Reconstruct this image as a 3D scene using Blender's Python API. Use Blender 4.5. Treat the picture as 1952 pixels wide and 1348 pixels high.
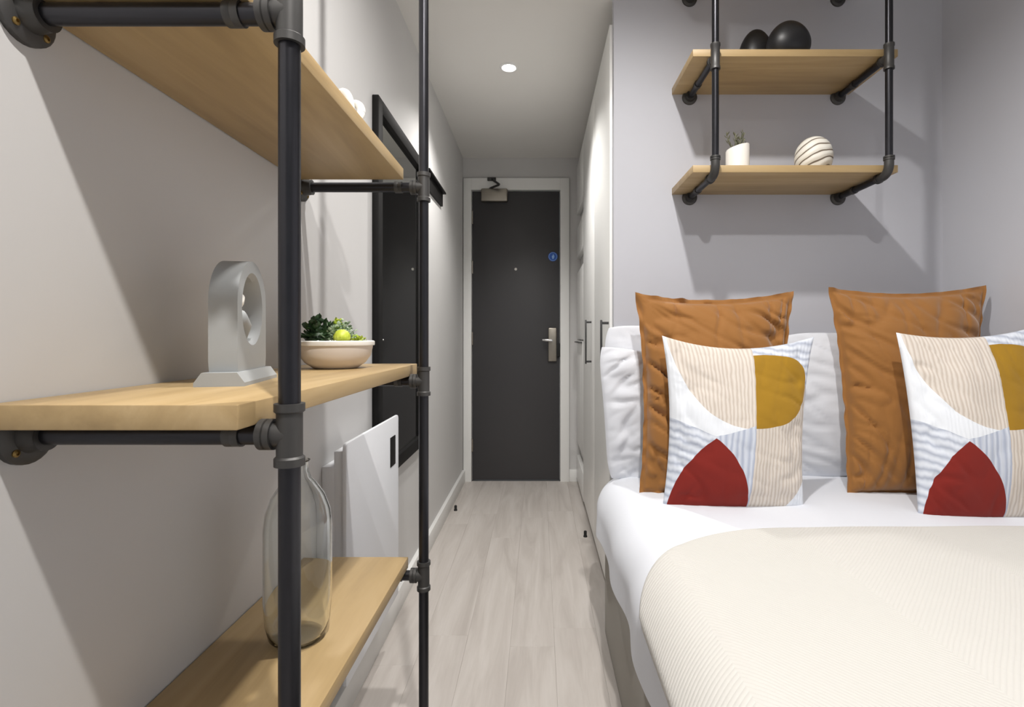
import bpy, bmesh, math, random
from mathutils import Vector, Matrix, noise

for o in list(bpy.data.objects):
    bpy.data.objects.remove(o)
SC = bpy.context.scene
COL = SC.collection
R = math.radians
EYE = 1.02          # camera height above the floor
F = 1000.0          # focal length in pixels of the 1952 x 1348 frame
PX, PY = 1027.0, 640.0   # principal point (one-point perspective)

# ------------------------------------------------------------------ camera
cd = bpy.data.cameras.new('camera')
cam = bpy.data.objects.new('camera', cd); COL.objects.link(cam)
cd.sensor_width = 36.0
cd.lens = F / 1952 * 36
cd.shift_x = -(PX - 976) / 1952
cd.shift_y = (PY - 674) / 1952
cd.clip_start = 0.02
cam.location = (0, 0, EYE); cam.rotation_euler = (R(90), 0, 0)
SC.camera = cam

def at(px, py, Y):                       # pixel + distance along the room -> point
    return Vector(((px - PX) * Y / F, Y, EYE - (py - PY) * Y / F))

# ------------------------------------------------------------------ world, exposure
w = bpy.data.worlds.new('world'); SC.world = w; w.use_nodes = True
bg = w.node_tree.nodes['Background']
bg.inputs[0].default_value = (0.80, 0.90, 1.0, 1); bg.inputs[1].default_value = 0.30
vs = SC.view_settings
vs.view_transform = 'Standard'; vs.look = 'None'; vs.gamma = 1.0; vs.use_curve_mapping = False
vs.exposure = 0.2
LAMP_W = 70.0        # bedroom downlight over the bed
LAMP2_W = 120.0      # bedroom downlight by the shelf unit
HALL_W = 44.0       # corridor downlight

# ------------------------------------------------------------------ materials
def srgb(r, g, b):
    f = lambda c: c/12.92 if c <= 0.04045 else ((c+0.055)/1.055)**2.4
    return (f(r/255), f(g/255), f(b/255), 1)

class NT:
    def __init__(s, name):
        s.m = bpy.data.materials.new(name); s.m.use_nodes = True
        s.t = s.m.node_tree; s.b = s.t.nodes['Principled BSDF']
    def n(s, typ, **kw):
        nd = s.t.nodes.new(typ)
        for k, v in kw.items(): setattr(nd, k, v)
        return nd
    def put(s, sock, v):
        if isinstance(v, bpy.types.NodeSocket): s.t.links.new(v, sock)
        else: sock.default_value = v
    def math(s, op, a, b=None, c=None):
        nd = s.n('ShaderNodeMath', operation=op)
        s.put(nd.inputs[0], a)
        if b is not None: s.put(nd.inputs[1], b)
        if c is not None: s.put(nd.inputs[2], c)
        return nd.outputs[0]
    def mix(s, f, a, b):
        nd = s.n('ShaderNodeMix', data_type='RGBA')
        s.put(nd.inputs[0], f); s.put(nd.inputs[6], a); s.put(nd.inputs[7], b)
        return nd.outputs[2]
    def mapping(s, vec, scale=(1,1,1), rot=(0,0,0), loc=(0,0,0)):
        nd = s.n('ShaderNodeMapping')
        s.t.links.new(vec, nd.inputs[0])
        nd.inputs['Scale'].default_value = scale; nd.inputs['Rotation'].default_value = rot
        nd.inputs['Location'].default_value = loc
        return nd.outputs[0]
    def coord(s, which='Object'):
        return s.n('ShaderNodeTexCoord').outputs[which]
    def noise(s, vec, scale, detail=3, rough=0.5, dist=0.0):
        nd = s.n('ShaderNodeTexNoise')
        s.t.links.new(vec, nd.inputs['Vector'])
        nd.inputs['Scale'].default_value = scale; nd.inputs['Detail'].default_value = detail
        nd.inputs['Roughness'].default_value = rough; nd.inputs['Distortion'].default_value = dist
        return nd.outputs[0]
    def ramp(s, f, stops):
        nd = s.n('ShaderNodeValToRGB'); s.put(nd.inputs[0], f)
        e = nd.color_ramp.elements
        while len(e) < len(stops): e.new(0.5)
        for el, (p, c) in zip(e, stops): el.position = p; el.color = c
        return nd.outputs[0]
    def bump(s, h, strength=0.3, dist=0.002):
        nd = s.n('ShaderNodeBump'); s.t.links.new(h, nd.inputs['Height'])
        nd.inputs['Strength'].default_value = strength; nd.inputs['Distance'].default_value = dist
        s.t.links.new(nd.outputs[0], s.b.inputs['Normal'])
    def set(s, color=None, rough=0.5, metal=0.0, spec=None, sheen=None):
        if color is not None: s.put(s.b.inputs['Base Color'], color)
        s.put(s.b.inputs['Roughness'], rough); s.b.inputs['Metallic'].default_value = metal
        if spec is not None: s.b.inputs['Specular IOR Level'].default_value = spec
        if sheen is not None: s.b.inputs['Sheen Weight'].default_value = sheen
        return s.m

def paint(name, col, rough=0.6, var=0.03, scale=3.0, bump=0.04):
    k = NT(name); c = k.coord()
    n = k.noise(c, scale, 3)
    lo = tuple(max(0, x*(1-var)) for x in col[:3]) + (1,)
    hi = tuple(min(1, x*(1+var)) for x in col[:3]) + (1,)
    if bump: k.bump(k.noise(c, 350, 2), bump, 0.001)
    return k.set(k.mix(n, lo, hi), rough)

def wood(name, axis, c0, c1, c2, rough=0.45):
    k = NT(name); c = k.coord('Object')
    info = k.n('ShaderNodeObjectInfo').outputs['Random']
    off = k.n('ShaderNodeVectorMath', operation='ADD')
    k.t.links.new(c, off.inputs[0]); cmb = k.n('ShaderNodeCombineXYZ')
    sh = k.math('MULTIPLY', info, 7.0)
    for i in range(3): k.t.links.new(sh, cmb.inputs[i])
    k.t.links.new(cmb.outputs[0], off.inputs[1])
    sc = [9, 9, 9]; sc[axis] = 0.9
    v = k.mapping(off.outputs[0], tuple(sc))
    g = k.noise(v, 1.6, 5, 0.55, 1.2)
    sc2 = [60, 60, 60]; sc2[axis] = 2.2
    fine = k.noise(k.mapping(off.outputs[0], tuple(sc2)), 2.0, 3, 0.6, 0.3)
    col = k.ramp(g, [(0.28, c0), (0.5, c1), (0.74, c2)])
    col = k.mix(k.math('MULTIPLY', fine, 0.35), col, tuple(x*0.72 for x in c1[:3]) + (1,))
    k.bump(fine, 0.08, 0.001)
    return k.set(col, rough)

def metal(name, col, rough, m=1.0, var=0.15):
    k = NT(name); c = k.coord()
    n = k.noise(c, 25, 4)
    rg = k.math('MULTIPLY_ADD', n, var, rough - var/2)
    return k.set(k.mix(n, tuple(x*0.85 for x in col[:3]) + (1,), col), rg, m)

def cloth(name, col, scale=420.0, strength=0.15, rough=0.85, sheen=0.1, var=0.04):
    k = NT(name); c = k.coord()
    n1 = k.noise(c, 6, 3)
    col2 = tuple(x*(1-var*2) for x in col[:3]) + (1,)
    k.bump(k.noise(c, scale, 2), strength, 0.0008)
    return k.set(k.mix(n1, col2, col), rough, 0, 0.25, sheen)

M = {}
M['wall_left'] = paint('wall_left_paint', srgb(202, 201, 200))
M['wall_head'] = paint('wall_head_paint', srgb(190, 191, 198))
M['wall_right'] = M['wall_head']
M['wall_door'] = M['wall_left']
M['ceiling'] = paint('ceiling_paint', srgb(226, 224, 220))
M['trim'] = paint('trim_paint', srgb(232, 232, 230), 0.35, 0.01)
M['lacquer'] = paint('wardrobe_lacquer', srgb(238, 238, 236), 0.3, 0.01, bump=0.0)
M['carcass'] = M['lacquer']
M['oak_y'] = wood('oak_along_y', 1, srgb(158, 133, 94), srgb(178, 152, 109), srgb(193, 168, 127))
M['oak_x'] = wood('oak_along_x', 0, srgb(158, 133, 94), srgb(178, 152, 109), srgb(193, 168, 127))
M['pipe'] = metal('black_iron_pipe', srgb(60, 60, 64), 0.32, 0.85)
M['fitting'] = metal('grey_iron_fitting', srgb(80, 79, 78), 0.48, 0.6)
M['brass'] = metal('brass_screw', srgb(150, 126, 78), 0.45)
M['steel'] = metal('satin_steel', srgb(168, 162, 152), 0.34)
M['chrome'] = metal('bright_chrome', srgb(225, 225, 225), 0.15)
M['black'] = paint('black_lacquer', srgb(24, 23, 23), 0.6, 0.05, bump=0)
M['black'].node_tree.nodes['Principled BSDF'].inputs['Specular IOR Level'].default_value = 0.15
M['handle'] = metal('handle_dark', srgb(80, 80, 80), 0.4, 0.7)
M['rubber'] = paint('black_rubber', srgb(18, 18, 18), 0.7, 0.05, bump=0)
M['door'] = paint('door_charcoal', srgb(60, 59, 61), 0.42, 0.05, 2.0, 0.05)
M['heater'] = paint('heater_white', srgb(226, 228, 232), 0.4, 0.01, bump=0)
M['heater_grey'] = M['heater']
M['plaster'] = paint('grey_plaster', srgb(160, 163, 164), 0.6, 0.04, 12)
M['ceramic'] = paint('beige_ceramic', srgb(216, 207, 198), 0.45, 0.03, 10)
M['ceramic_white'] = paint('white_ceramic', srgb(236, 233, 226), 0.4, 0.02, 10)
M['pebble'] = paint('white_gravel', srgb(240, 238, 232), 0.6, 0.03, 60)
M['soil'] = paint('potting_soil', srgb(48, 38, 28), 0.9, 0.2, 60)
M['blackstone'] = paint('black_glazed_stone', srgb(22, 22, 25), 0.42, 0.1, 8, 0)
M['base_cloth'] = cloth('divan_cloth', srgb(140, 135, 126), 500, 0.4)
M['linen'] = cloth('white_linen', srgb(220, 223, 230), 600, 0.1, 0.8, 0.05, 0.01)
M['mattress'] = cloth('mattress_ticking', srgb(236, 236, 234))
M['amber'] = cloth('amber_velvet', srgb(152, 103, 50), 500, 0.12, 0.75, 0.35, 0.08)
M['sticker'] = paint('sticker_blue', srgb(40, 96, 190), 0.4, 0.04, bump=0)
M['sticker_light'] = paint('sticker_pale', srgb(150, 190, 235), 0.4, 0.02, bump=0)
M['twig'] = paint('grey_green_sprig', srgb(112, 112, 92), 0.8, 0.1, 40)

k = NT('mirror_glass'); n = k.noise(k.coord(), 3, 2)
M['mirror'] = k.set(k.mix(n, srgb(214, 216, 214), srgb(220, 222, 220)), 0.015, 1.0)

k = NT('clear_glass')
k.b.inputs['Transmission Weight'].default_value = 1.0; k.b.inputs['IOR'].default_value = 1.46
n = k.noise(k.coord(), 14, 2); k.bump(n, 0.04, 0.002)
M['glass'] = k.set(k.mix(n, srgb(250, 253, 252), srgb(253, 255, 254)), 0.01)

k = NT('window_pane')
tr = k.n('ShaderNodeBsdfTransparent'); gl = k.n('ShaderNodeBsdfGlossy'); mx = k.n('ShaderNodeMixShader')
fr = k.n('ShaderNodeFresnel'); fr.inputs[0].default_value = 1.3
gl.inputs['Roughness'].default_value = 0.02
k.t.links.new(fr.outputs[0], mx.inputs[0]); k.t.links.new(tr.outputs[0], mx.inputs[1]); k.t.links.new(gl.outputs[0], mx.inputs[2])
k.t.links.new(mx.outputs[0], k.t.nodes['Material Output'].inputs[0])
M['pane'] = k.m

def emit(name, col, st):
    k = NT(name); k.set(col, 0.5)
    k.b.inputs['Emission Color'].default_value = col; k.b.inputs['Emission Strength'].default_value = st
    return k.m
M['lens'] = emit('downlight_lens', (1, 0.95, 0.86, 1), 30.0)

def floor_mat():
    k = NT('grey_oak_laminate'); c = k.coord('Object')
    rnd = k.n('ShaderNodeObjectInfo').outputs['Random']
    cmb = k.n('ShaderNodeCombineXYZ')
    k.put(cmb.inputs[0], k.math('MULTIPLY', rnd, 17.0)); k.put(cmb.inputs[1], k.math('MULTIPLY', rnd, 31.0))
    ad = k.n('ShaderNodeVectorMath', operation='ADD'); k.t.links.new(c, ad.inputs[0]); k.t.links.new(cmb.outputs[0], ad.inputs[1])
    g = k.noise(k.mapping(ad.outputs[0], (11, 1.1, 1)), 1.5, 5, 0.6, 0.8)
    f = k.noise(k.mapping(ad.outputs[0], (80, 3.0, 1)), 1.5, 3, 0.6)
    blot = k.noise(k.mapping(ad.outputs[0], (3.0, 1.2, 1)), 1.6, 2)
    col = k.ramp(g, [(0.25, srgb(172, 165, 159)), (0.5, srgb(194, 188, 182)), (0.75, srgb(208, 203, 198))])
    col = k.mix(k.math('MULTIPLY', f, 0.3), col, srgb(150, 141, 134))
    col = k.mix(k.math('MULTIPLY', blot, 0.35), col, srgb(196, 189, 184))
    tint = k.math('MULTIPLY_ADD', rnd, 0.06, 0.0)
    col = k.mix(tint, col, srgb(150, 144, 138))
    k.bump(f, 0.06, 0.001)
    return k.set(col, 0.5)
M['floor'] = floor_mat()
M['joint'] = paint('floor_underlay', srgb(150, 143, 136), 0.8, 0.05)

def quilt_mat():
    k = NT('cream_quilt'); uv = k.coord('UV')          # uv in metres across / along the bed
    sp = k.n('ShaderNodeSeparateXYZ'); k.t.links.new(uv, sp.inputs[0])
    u, v = sp.outputs[0], sp.outputs[1]
    wob = k.math('MULTIPLY', k.math('SUBTRACT', k.noise(uv, 5, 2), 0.5), 0.014)
    # chevron quilting: diagonal ridges that turn over every 0.32 m
    tri = k.math('PINGPONG', k.math('ADD', u, 0.10), 0.32)
    ph = k.math('ADD', k.math('ADD', k.math('MULTIPLY', tri, 1.1), v), wob)
    r = k.math('ABSOLUTE', k.math('SINE', k.math('MULTIPLY', ph, 2*math.pi/0.020)))
    r = k.math('POWER', r, 0.6)
    st = k.math('ABSOLUTE', k.math('SINE', k.math('MULTIPLY', k.math('SUBTRACT', k.math('MULTIPLY', tri, 1.1), v), 2*math.pi/0.12)))
    st = k.math('POWER', st, 0.15)
    h = k.math('ADD', k.math('MULTIPLY', r, 0.8), k.math('MULTIPLY', st, 0.2))
    k.bump(h, 0.35, 0.003)
    col = k.mix(k.noise(uv, 4, 2), srgb(199, 197, 192), srgb(203, 201, 196))
    return k.set(col, 0.85, 0, 0.2, 0.1)
M['quilt'] = quilt_mat()

def pattern_mat(name, flip=0.0):
    """printed cushion cover: u right, v up, both 0..1"""
    k = NT(name); uv = k.coord('UV')
    wv = k.n('ShaderNodeVectorMath', operation='MULTIPLY_ADD')
    nz = k.n('ShaderNodeTexNoise'); k.t.links.new(uv, nz.inputs['Vector']); nz.inputs['Scale'].default_value = 5
    wv.inputs[1].default_value = (0.02, 0.02, 0); k.t.links.new(nz.outputs['Color'], wv.inputs[0]); k.t.links.new(uv, wv.inputs[2])
    sp = k.n('ShaderNodeSeparateXYZ'); k.t.links.new(wv.outputs[0], sp.inputs[0])
    u, v = k.math('SUBTRACT', sp.outputs[0], 0.01), k.math('SUBTRACT', sp.outputs[1], 0.01)
    mt = k.math
    def step(a, b): return mt('GREATER_THAN', a, b)
    def ell(cu, cv, ru, rv):            # inside an ellipse
        a = mt('DIVIDE', mt('SUBTRACT', u, cu), ru); b = mt('DIVIDE', mt('SUBTRACT', v, cv), rv)
        return mt('LESS_THAN', mt('ADD', mt('MULTIPLY', a, a), mt('MULTIPLY', b, b)), 1.0)
    def AND(a, b): return mt('MULTIPLY', a, b)
    def NOT(a): return mt('SUBTRACT', 1.0, a)
    # stripes
    def stripes(ang, freq, wob):
        d = mt('ADD', mt('MULTIPLY', u, math.cos(ang)), mt('MULTIPLY', v, math.sin(ang)))
        d = mt('ADD', d, mt('MULTIPLY', mt('SUBTRACT', k.noise(k.mapping(uv, (7, 3.2, 1)), 2.0, 2), 0.5), wob))
        return mt('MULTIPLY_ADD', mt('SINE', mt('MULTIPLY', d, freq)), 0.5, 0.5)
    s_be = stripes(0.0, 2*math.pi*38, 0.03)
    s_bl = stripes(0.0, 2*math.pi*24, 0.03)
    s_bh = stripes(math.pi/2 - 0.25, 2*math.pi*22, 0.05)
    white = srgb(226, 230, 236)
    beige = k.mix(mt('POWER', s_be, 0.7), srgb(192, 180, 168), srgb(216, 208, 199))
    blue_v = k.mix(mt('POWER', s_bl, 0.7), srgb(170, 178, 196), srgb(204, 210, 221))
    blue_h = k.mix(mt('POWER', s_bh, 0.7), srgb(172, 179, 194), srgb(216, 221, 230))
    right = step(u, 0.575); top = step(v, 0.455)
    # lower left quadrant
    ll = k.mix(step(u, 0.295), blue_h, blue_v)
    leaf = AND(ell(0.60, 0.0, 0.58, 0.482), ell(-0.01, 0.0, 0.58, 0.482))
    ll = k.mix(leaf, ll, srgb(124, 36, 29))
    # white band above the leaf
    tent = mt('SUBTRACT', 0.52, mt('MULTIPLY', mt('ABSOLUTE', mt('SUBTRACT', u, 0.0)), 0.34))
    tent2 = mt('MULTIPLY_ADD', mt('SUBTRACT', u, 0.295), 0.18, 0.42)
    edge = mt('MAXIMUM', tent2, tent); edge = mt('MINIMUM', edge, 0.53)
    ul = k.mix(ell(0.575, 1.0, 0.55, 0.545), white, beige)
    left = k.mix(step(v, edge), ll, ul)
    # right half
    ya = mt('POWER', mt('ABSOLUTE', mt('DIVIDE', mt('SUBTRACT', u, 0.55), 0.425)), 2.5)
    yb = mt('POWER', mt('ABSOLUTE', mt('DIVIDE', mt('SUBTRACT', v, 0.70), 0.245)), 2.5)
    yel = AND(mt('LESS_THAN', mt('ADD', ya, yb), 1.0), step(u, 0.575))
    ur = k.mix(step(v, 0.70), beige, blue_h)
    ur = k.mix(mt('GREATER_THAN', mt('ADD', u, mt('MULTIPLY', v, 1.0)), 1.08), ur, ur)
    rr = k.mix(yel, ur, srgb(158, 120, 34))
    rr = k.mix(mt('LESS_THAN', mt('ADD', mt('SUBTRACT', 1.0, u), v), 0.16), rr, white)
    col = k.mix(right, left, rr)
    plain = mt('MAXIMUM', leaf, AND(yel, right))
    h = mt('MULTIPLY', s_be, mt('SUBTRACT', 1.0, plain))
    k.bump(h, 0.35, 0.0015)
    return k.set(col, 0.85, 0, 0.2, 0.1)
M['pattern'] = pattern_mat('printed_cushion_cover')

def stripe_ceramic():
    k = NT('swirl_ceramic'); c = k.coord('Object')
    wv = k.n('ShaderNodeTexWave', wave_type='BANDS', bands_direction='DIAGONAL')
    k.t.links.new(k.mapping(c, (1, 0.6, 0.75), (0, R(65), R(10))), wv.inputs['Vector'])
    wv.inputs['Scale'].default_value = 22; wv.inputs['Distortion'].default_value = 3.2
    wv.inputs['Detail'].default_value = 0.5; wv.inputs['Detail Scale'].default_value = 0.9
    col = k.ramp(wv.outputs[1], [(0.0, srgb(108, 96, 82)), (0.06, srgb(126, 114, 100)), (0.13, srgb(226, 222, 212)), (1, srgb(234, 231, 222))])
    k.bump(wv.outputs[1], 0.4, 0.004)
    return k.set(col, 0.5)
M['swirl'] = stripe_ceramic()

def leafmat(name, a, b):
    k = NT(name); n = k.noise(k.coord(), 90, 2)
    return k.set(k.ramp(n, [(0.35, a), (0.65, b)]), 0.45)
M['leaf_dark'] = leafmat('leaf_dark', srgb(24, 44, 22), srgb(48, 80, 40))
M['leaf_var'] = leafmat('leaf_variegated', srgb(60, 92, 52), srgb(190, 206, 176))
M['leaf_lime'] = leafmat('leaf_lime', srgb(122, 148, 30), srgb(186, 198, 70))
M['cactus'] = leafmat('cactus_lime', srgb(176, 190, 52), srgb(204, 214, 84))

# ------------------------------------------------------------------ mesh helpers
class MB:
    def __init__(s): s.bm = bmesh.new(); s.uv = None
    def box(s, lo, hi, bev=0.0, seg=2):
        lo, hi = Vector(lo), Vector(hi)
        r = bmesh.ops.create_cube(s.bm, size=1.0)
        for v in r['verts']:
            v.co = Vector(((lo[i] + hi[i]) / 2 + v.co[i] * (hi[i] - lo[i])) for i in range(3))
        if bev > 0:
            es = list({e for v in r['verts'] for e in v.link_edges})
            bmesh.ops.bevel(s.bm, geom=es, offset=bev, segments=seg, affect='EDGES', profile=0.5)
        return s
    def tube(s, pts, rad, n=20, cap=True):
        pts = [Vector(p) for p in pts]
        rads = rad if isinstance(rad, (list, tuple)) else [rad] * len(pts)
        rings = []; prev = None
        for i, p in enumerate(pts):
            a = pts[max(0, i-1)]; b = pts[min(len(pts)-1, i+1)]
            t = (b - a).normalized()
            if prev is None:
                up = Vector((0, 0, 1)) if abs(t.z) < 0.9 else Vector((1, 0, 0))
                x = t.cross(up).normalized()
            else:
                x = (prev - t * prev.dot(t)).normalized()
            prev = x; y = t.cross(x)
            rings.append([s.bm.verts.new(p + (x*math.cos(q) + y*math.sin(q)) * rads[i]) for q in [2*math.pi*j/n for j in range(n)]])
        for a, b in zip(rings, rings[1:]):
            for j in range(n):
                s.bm.faces.new((a[j], a[(j+1) % n], b[(j+1) % n], b[j]))
        if cap:
            s.bm.faces.new(rings[0][::-1]); s.bm.faces.new(rings[-1])
        return s
    def lathe(s, prof, c=(0,0,0), n=40, axis='z'):
        """prof: list of (radius, height); r == 0 closes it"""
        c = Vector(c); rings = []
        def put(a, b, h):
            return {'z': Vector((a, b, h)), 'x': Vector((h, a, b)), 'y': Vector((b, h, a))}[axis] + c
        for r, h in prof:
            if r <= 1e-7: rings.append([s.bm.verts.new(put(0, 0, h))])
            else: rings.append([s.bm.verts.new(put(r*math.cos(2*math.pi*j/n), r*math.sin(2*math.pi*j/n), h)) for j in range(n)])
        for a, b in zip(rings, rings[1:]):
            for j in range(n):
                j2 = (j+1) % n
                if len(a) == 1 and len(b) == 1: continue
                if len(a) == 1: s.bm.faces.new((a[0], b[j2], b[j]))
                elif len(b) == 1: s.bm.faces.new((a[j], a[j2], b[0]))
                else: s.bm.faces.new((a[j], a[j2], b[j2], b[j]))
        return s
    def prism(s, poly, lo, hi, axis='x', bev=0.0):
        """poly of 2d points extruded along an axis"""
        def put(p, h):
            return {'x': (h, p[0], p[1]), 'y': (p[0], h, p[1]), 'z': (p[0], p[1], h)}[axis]
        a = [s.bm.verts.new(put(p, lo)) for p in poly]; b = [s.bm.verts.new(put(p, hi)) for p in poly]
        n = len(poly); fs = [s.bm.faces.new(a[::-1]), s.bm.faces.new(b)]
        for i in range(n): s.bm.faces.new((a[i], a[(i+1) % n], b[(i+1) % n], b[i]))
        if bev:
            es = [e for f in fs for e in f.edges]
            bmesh.ops.bevel(s.bm, geom=es, offset=bev, segments=2, affect='EDGES', profile=0.5)
        return s
    def build(s, name, mat, parent=None, smooth=40, origin=None):
        bmesh.ops.recalc_face_normals(s.bm, faces=s.bm.faces[:])
        me = bpy.data.meshes.new(name); 
        if origin is not None: bmesh.ops.translate(s.bm, verts=s.bm.verts[:], vec=-Vector(origin))
        s.bm.to_mesh(me); s.bm.free()
        me.materials.append(M[mat] if isinstance(mat, str) else mat)
        if smooth:
            me.polygons.foreach_set('use_smooth', [True] * len(me.polygons))
            me.set_sharp_from_angle(angle=R(smooth))
        o = bpy.data.objects.new(name, me); COL.objects.link(o)
        if origin is not None: o.location = origin
        if parent is not None: o.parent = parent
        return o

def tag(o, label, cat, group=None):
    o['label'] = label; o['category'] = cat
    if group: o['group'] = group
    return o
def thing(name, label, cat, loc, group=None, rz=0.0):
    o = bpy.data.objects.new(name, None); COL.objects.link(o)
    o.location = loc; o.rotation_euler = (0, 0, rz); o.empty_display_size = 0.05
    return tag(o, label, cat, group)
def struct(o): o['kind'] = 'structure'; return o
def rel(parent, p): return Vector(p) - parent.location

class P(MB):
    """mesh in world coordinates, stored relative to a thing's base"""
    def part(s, name, mat, parent, smooth=40):
        base = parent.location
        q = parent.parent
        while q is not None: base = base + q.location; q = q.parent
        bmesh.ops.translate(s.bm, verts=s.bm.verts[:], vec=-base)
        return s.build(name, mat, parent, smooth)

# ------------------------------------------------------------------ the room
XL, XR = -0.532, 1.478
YD, YH, YB = 3.682, 1.923, -1.75
ZC, ZB = 2.27, 2.56          # corridor soffit, bedroom ceiling
XW = 0.265                   # wardrobe front
fl = struct(MB().box((XL-0.1, YB-0.1, -0.08), (XR+0.1, YD+0.2, -0.010)).build('floor', 'joint'))
random.seed(4)
pw, pl = 0.146, 1.22
plank_mesh = {}
x = XL; ci = 0
while x < XR - 0.001:
    x1 = min(x + pw, XR); y = YB - random.random() * pl
    while y < YD:
        y0, y1 = max(y, YB), min(y + pl, YD)
        if y1 - y0 > 0.02:
            key = (round(x1 - x, 4), round(y1 - y0, 4)); c = Vector(((x+x1)/2, (y0+y1)/2, -0.010))
            if key not in plank_mesh:
                hx, hy = (x1-x)/2 - 0.0001, (y1-y0)/2 - 0.0001
                o = MB().box((-hx, -hy, 0), (hx, hy, 0.010), 0.0004, 1).build('plank', 'floor')
                plank_mesh[key] = o.data
            else:
                o = bpy.data.objects.new('plank', plank_mesh[key]); COL.objects.link(o)
            o.location = c; o.parent = fl
        y += pl
    x = x1; ci += 1

wl = MB().box((XL-0.12, YB, -0.01), (XL, YD, ZB))
struct(wl.build('wall_left', 'wall_left'))
struct(MB().box((XW+0.010, YH, 0.0), (XR, YH+0.036, ZB)).build('wall_head', 'wall_head'))
struct(MB().box((XR, YB, -0.01), (XR+0.12, YD+0.12, ZB)).build('wall_right', 'wall_right'))
# door wall with an opening for the door
DX0, DX1, DZ = (900-PX)*YD/F, (1067-PX)*YD/F, EYE - (364-PY)*YD/F
wd = MB().box((XL-0.12, YD, -0.01), (DX0-0.012, YD+0.12, ZB)).box((DX1+0.012, YD, -0.01), (XR, YD+0.12, ZB)).box((DX0-0.012, YD, DZ+0.012), (DX1+0.012, YD+0.12, ZB))
struct(wd.build('wall_door', 'wall_door'))
struct(MB().box((XL, YB, ZB), (XR, YD, ZB+0.1)).build('ceiling', 'ceiling'))
struct(MB().box((XL, YH+0.001, ZC), (XR, YD, ZB)).build('ceiling_corridor', 'ceiling'))
# wall behind the camera with its window
WX0, WX1, WZ0, WZ1 = -0.25, 1.25, 0.75, 2.25
wb = MB().box((XL-0.12, YB-0.12, -0.01), (WX0, YB, ZB)).box((WX1, YB-0.12, -0.01), (XR+0.12, YB, ZB))
wb.box((WX0, YB-0.12, -0.01), (WX1, YB, WZ0)).box((WX0, YB-0.12, WZ1), (WX1, YB, ZB))
struct(wb.build('wall_back', 'wall_right'))
win = MB()
for a, b in (((WX0, WZ0), (WX0+0.05, WZ1)), ((WX1-0.05, WZ0), (WX1, WZ1)), ((WX0, WZ0), (WX1, WZ0+0.05)), ((WX0, WZ1-0.05), (WX1, WZ1)), (((WX0+WX1)/2-0.025, WZ0), ((WX0+WX1)/2+0.025, WZ1))):
    win.box((a[0], YB-0.09, a[1]), (b[0], YB-0.03, b[1]), 0.004)
wn = struct(win.build('window_1', 'trim'))
MB().box((WX0+0.04, YB-0.065, WZ0+0.04), (WX1-0.04, YB-0.059, WZ1-0.04)).build('pane', 'pane', wn)
pd = bpy.data.lights.new('window_back_offscreen', 'AREA'); pd.shape = 'RECTANGLE'; pd.size = WX1-WX0; pd.size_y = WZ1-WZ0
pd.cycles.is_portal = True
po = bpy.data.objects.new('window_back_offscreen', pd); COL.objects.link(po); po.location = ((WX0+WX1)/2, YB-0.13, (WZ0+WZ1)/2); po.rotation_euler = (R(90), 0, 0)

# skirting
def skirting(name, lo, hi, axis):
    o = MB().box(lo, hi, 0.004).build(name, 'trim'); return struct(o)
skirting('baseboard_left', (XL-0.004, YB, -0.004), (XL+0.018, YD-0.018, 0.082), 1)
skirting('baseboard_door', (DX1+0.066, YD-0.016, -0.004), (XW+0.02, YD+0.004, 0.082), 0)
skirting('baseboard_right', (XR-0.016, YB, -0.004), (XR+0.004, YH, 0.082), 1)

# door leaf, architrave, furniture
fx0, fx1, fz = (884-PX)*YD/F, (1085-PX)*YD/F, EYE-(341-PY)*YD/F
jam = 0.010
fr_ = MB()
fr_.box((fx0, YD-0.020, -0.004), (DX0-jam*0.3, YD+0.03, fz), 0.003).box((DX1+jam*0.3, YD-0.020, -0.004), (fx1, YD+0.03, fz), 0.003)
fr_.box((DX0-jam*0.3, YD-0.0195, DZ+jam*0.3), (DX1+jam*0.3, YD+0.029, fz-0.0005), 0.0)
fr_.box((DX0-0.011, YD+0.03, 0), (DX0, YD+0.119, DZ)).box((DX1, YD+0.03, 0), (DX1+0.011, YD+0.119, DZ)).box((DX0-0.011, YD+0.03, DZ), (DX1+0.011, YD+0.119, DZ+0.011))
struct(fr_.build('trim_1', 'trim'))
door = MB().box((DX0+0.002, YD+0.008, 0.006), (DX1-0.002, YD+0.052, DZ-0.003), 0.002).build('door_1', 'door', origin=(DX0, YD+0.01, 0.006))
struct(door)
yf = YD + 0.008
def dpx(px, py, y=None): return at(px, py, YD)
# closer
a, b = dpx(918, 362), dpx(968, 386)
P().box((a.x, yf-0.050, b.z), (b.x, yf+0.001, a.z), 0.008, 3).part('door_closer', 'steel', door)
arm = P(); p0 = dpx(936, 366); p1 = dpx(948, 352); p2 = dpx(938, 341)
arm.tube([(p0.x, yf-0.035, p0.z-0.002), (p0.x, yf-0.035, p0.z+0.02)], 0.012, 14)
arm.tube([(p0.x, yf-0.038, p0.z+0.018), (p1.x+0.02, yf-0.11, p0.z+0.022)], 0.008, 10)
arm.tube([(p1.x+0.02, yf-0.11, p0.z+0.024), (p2.x, YD-0.022, p2.z-0.008)], 0.008, 10)
arm.box((p2.x-0.03, YD-0.034, p2.z-0.022), (p2.x+0.03, YD-0.018, p2.z+0.002), 0.003)
arm.part('closer_arm', 'handle', door)
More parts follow.
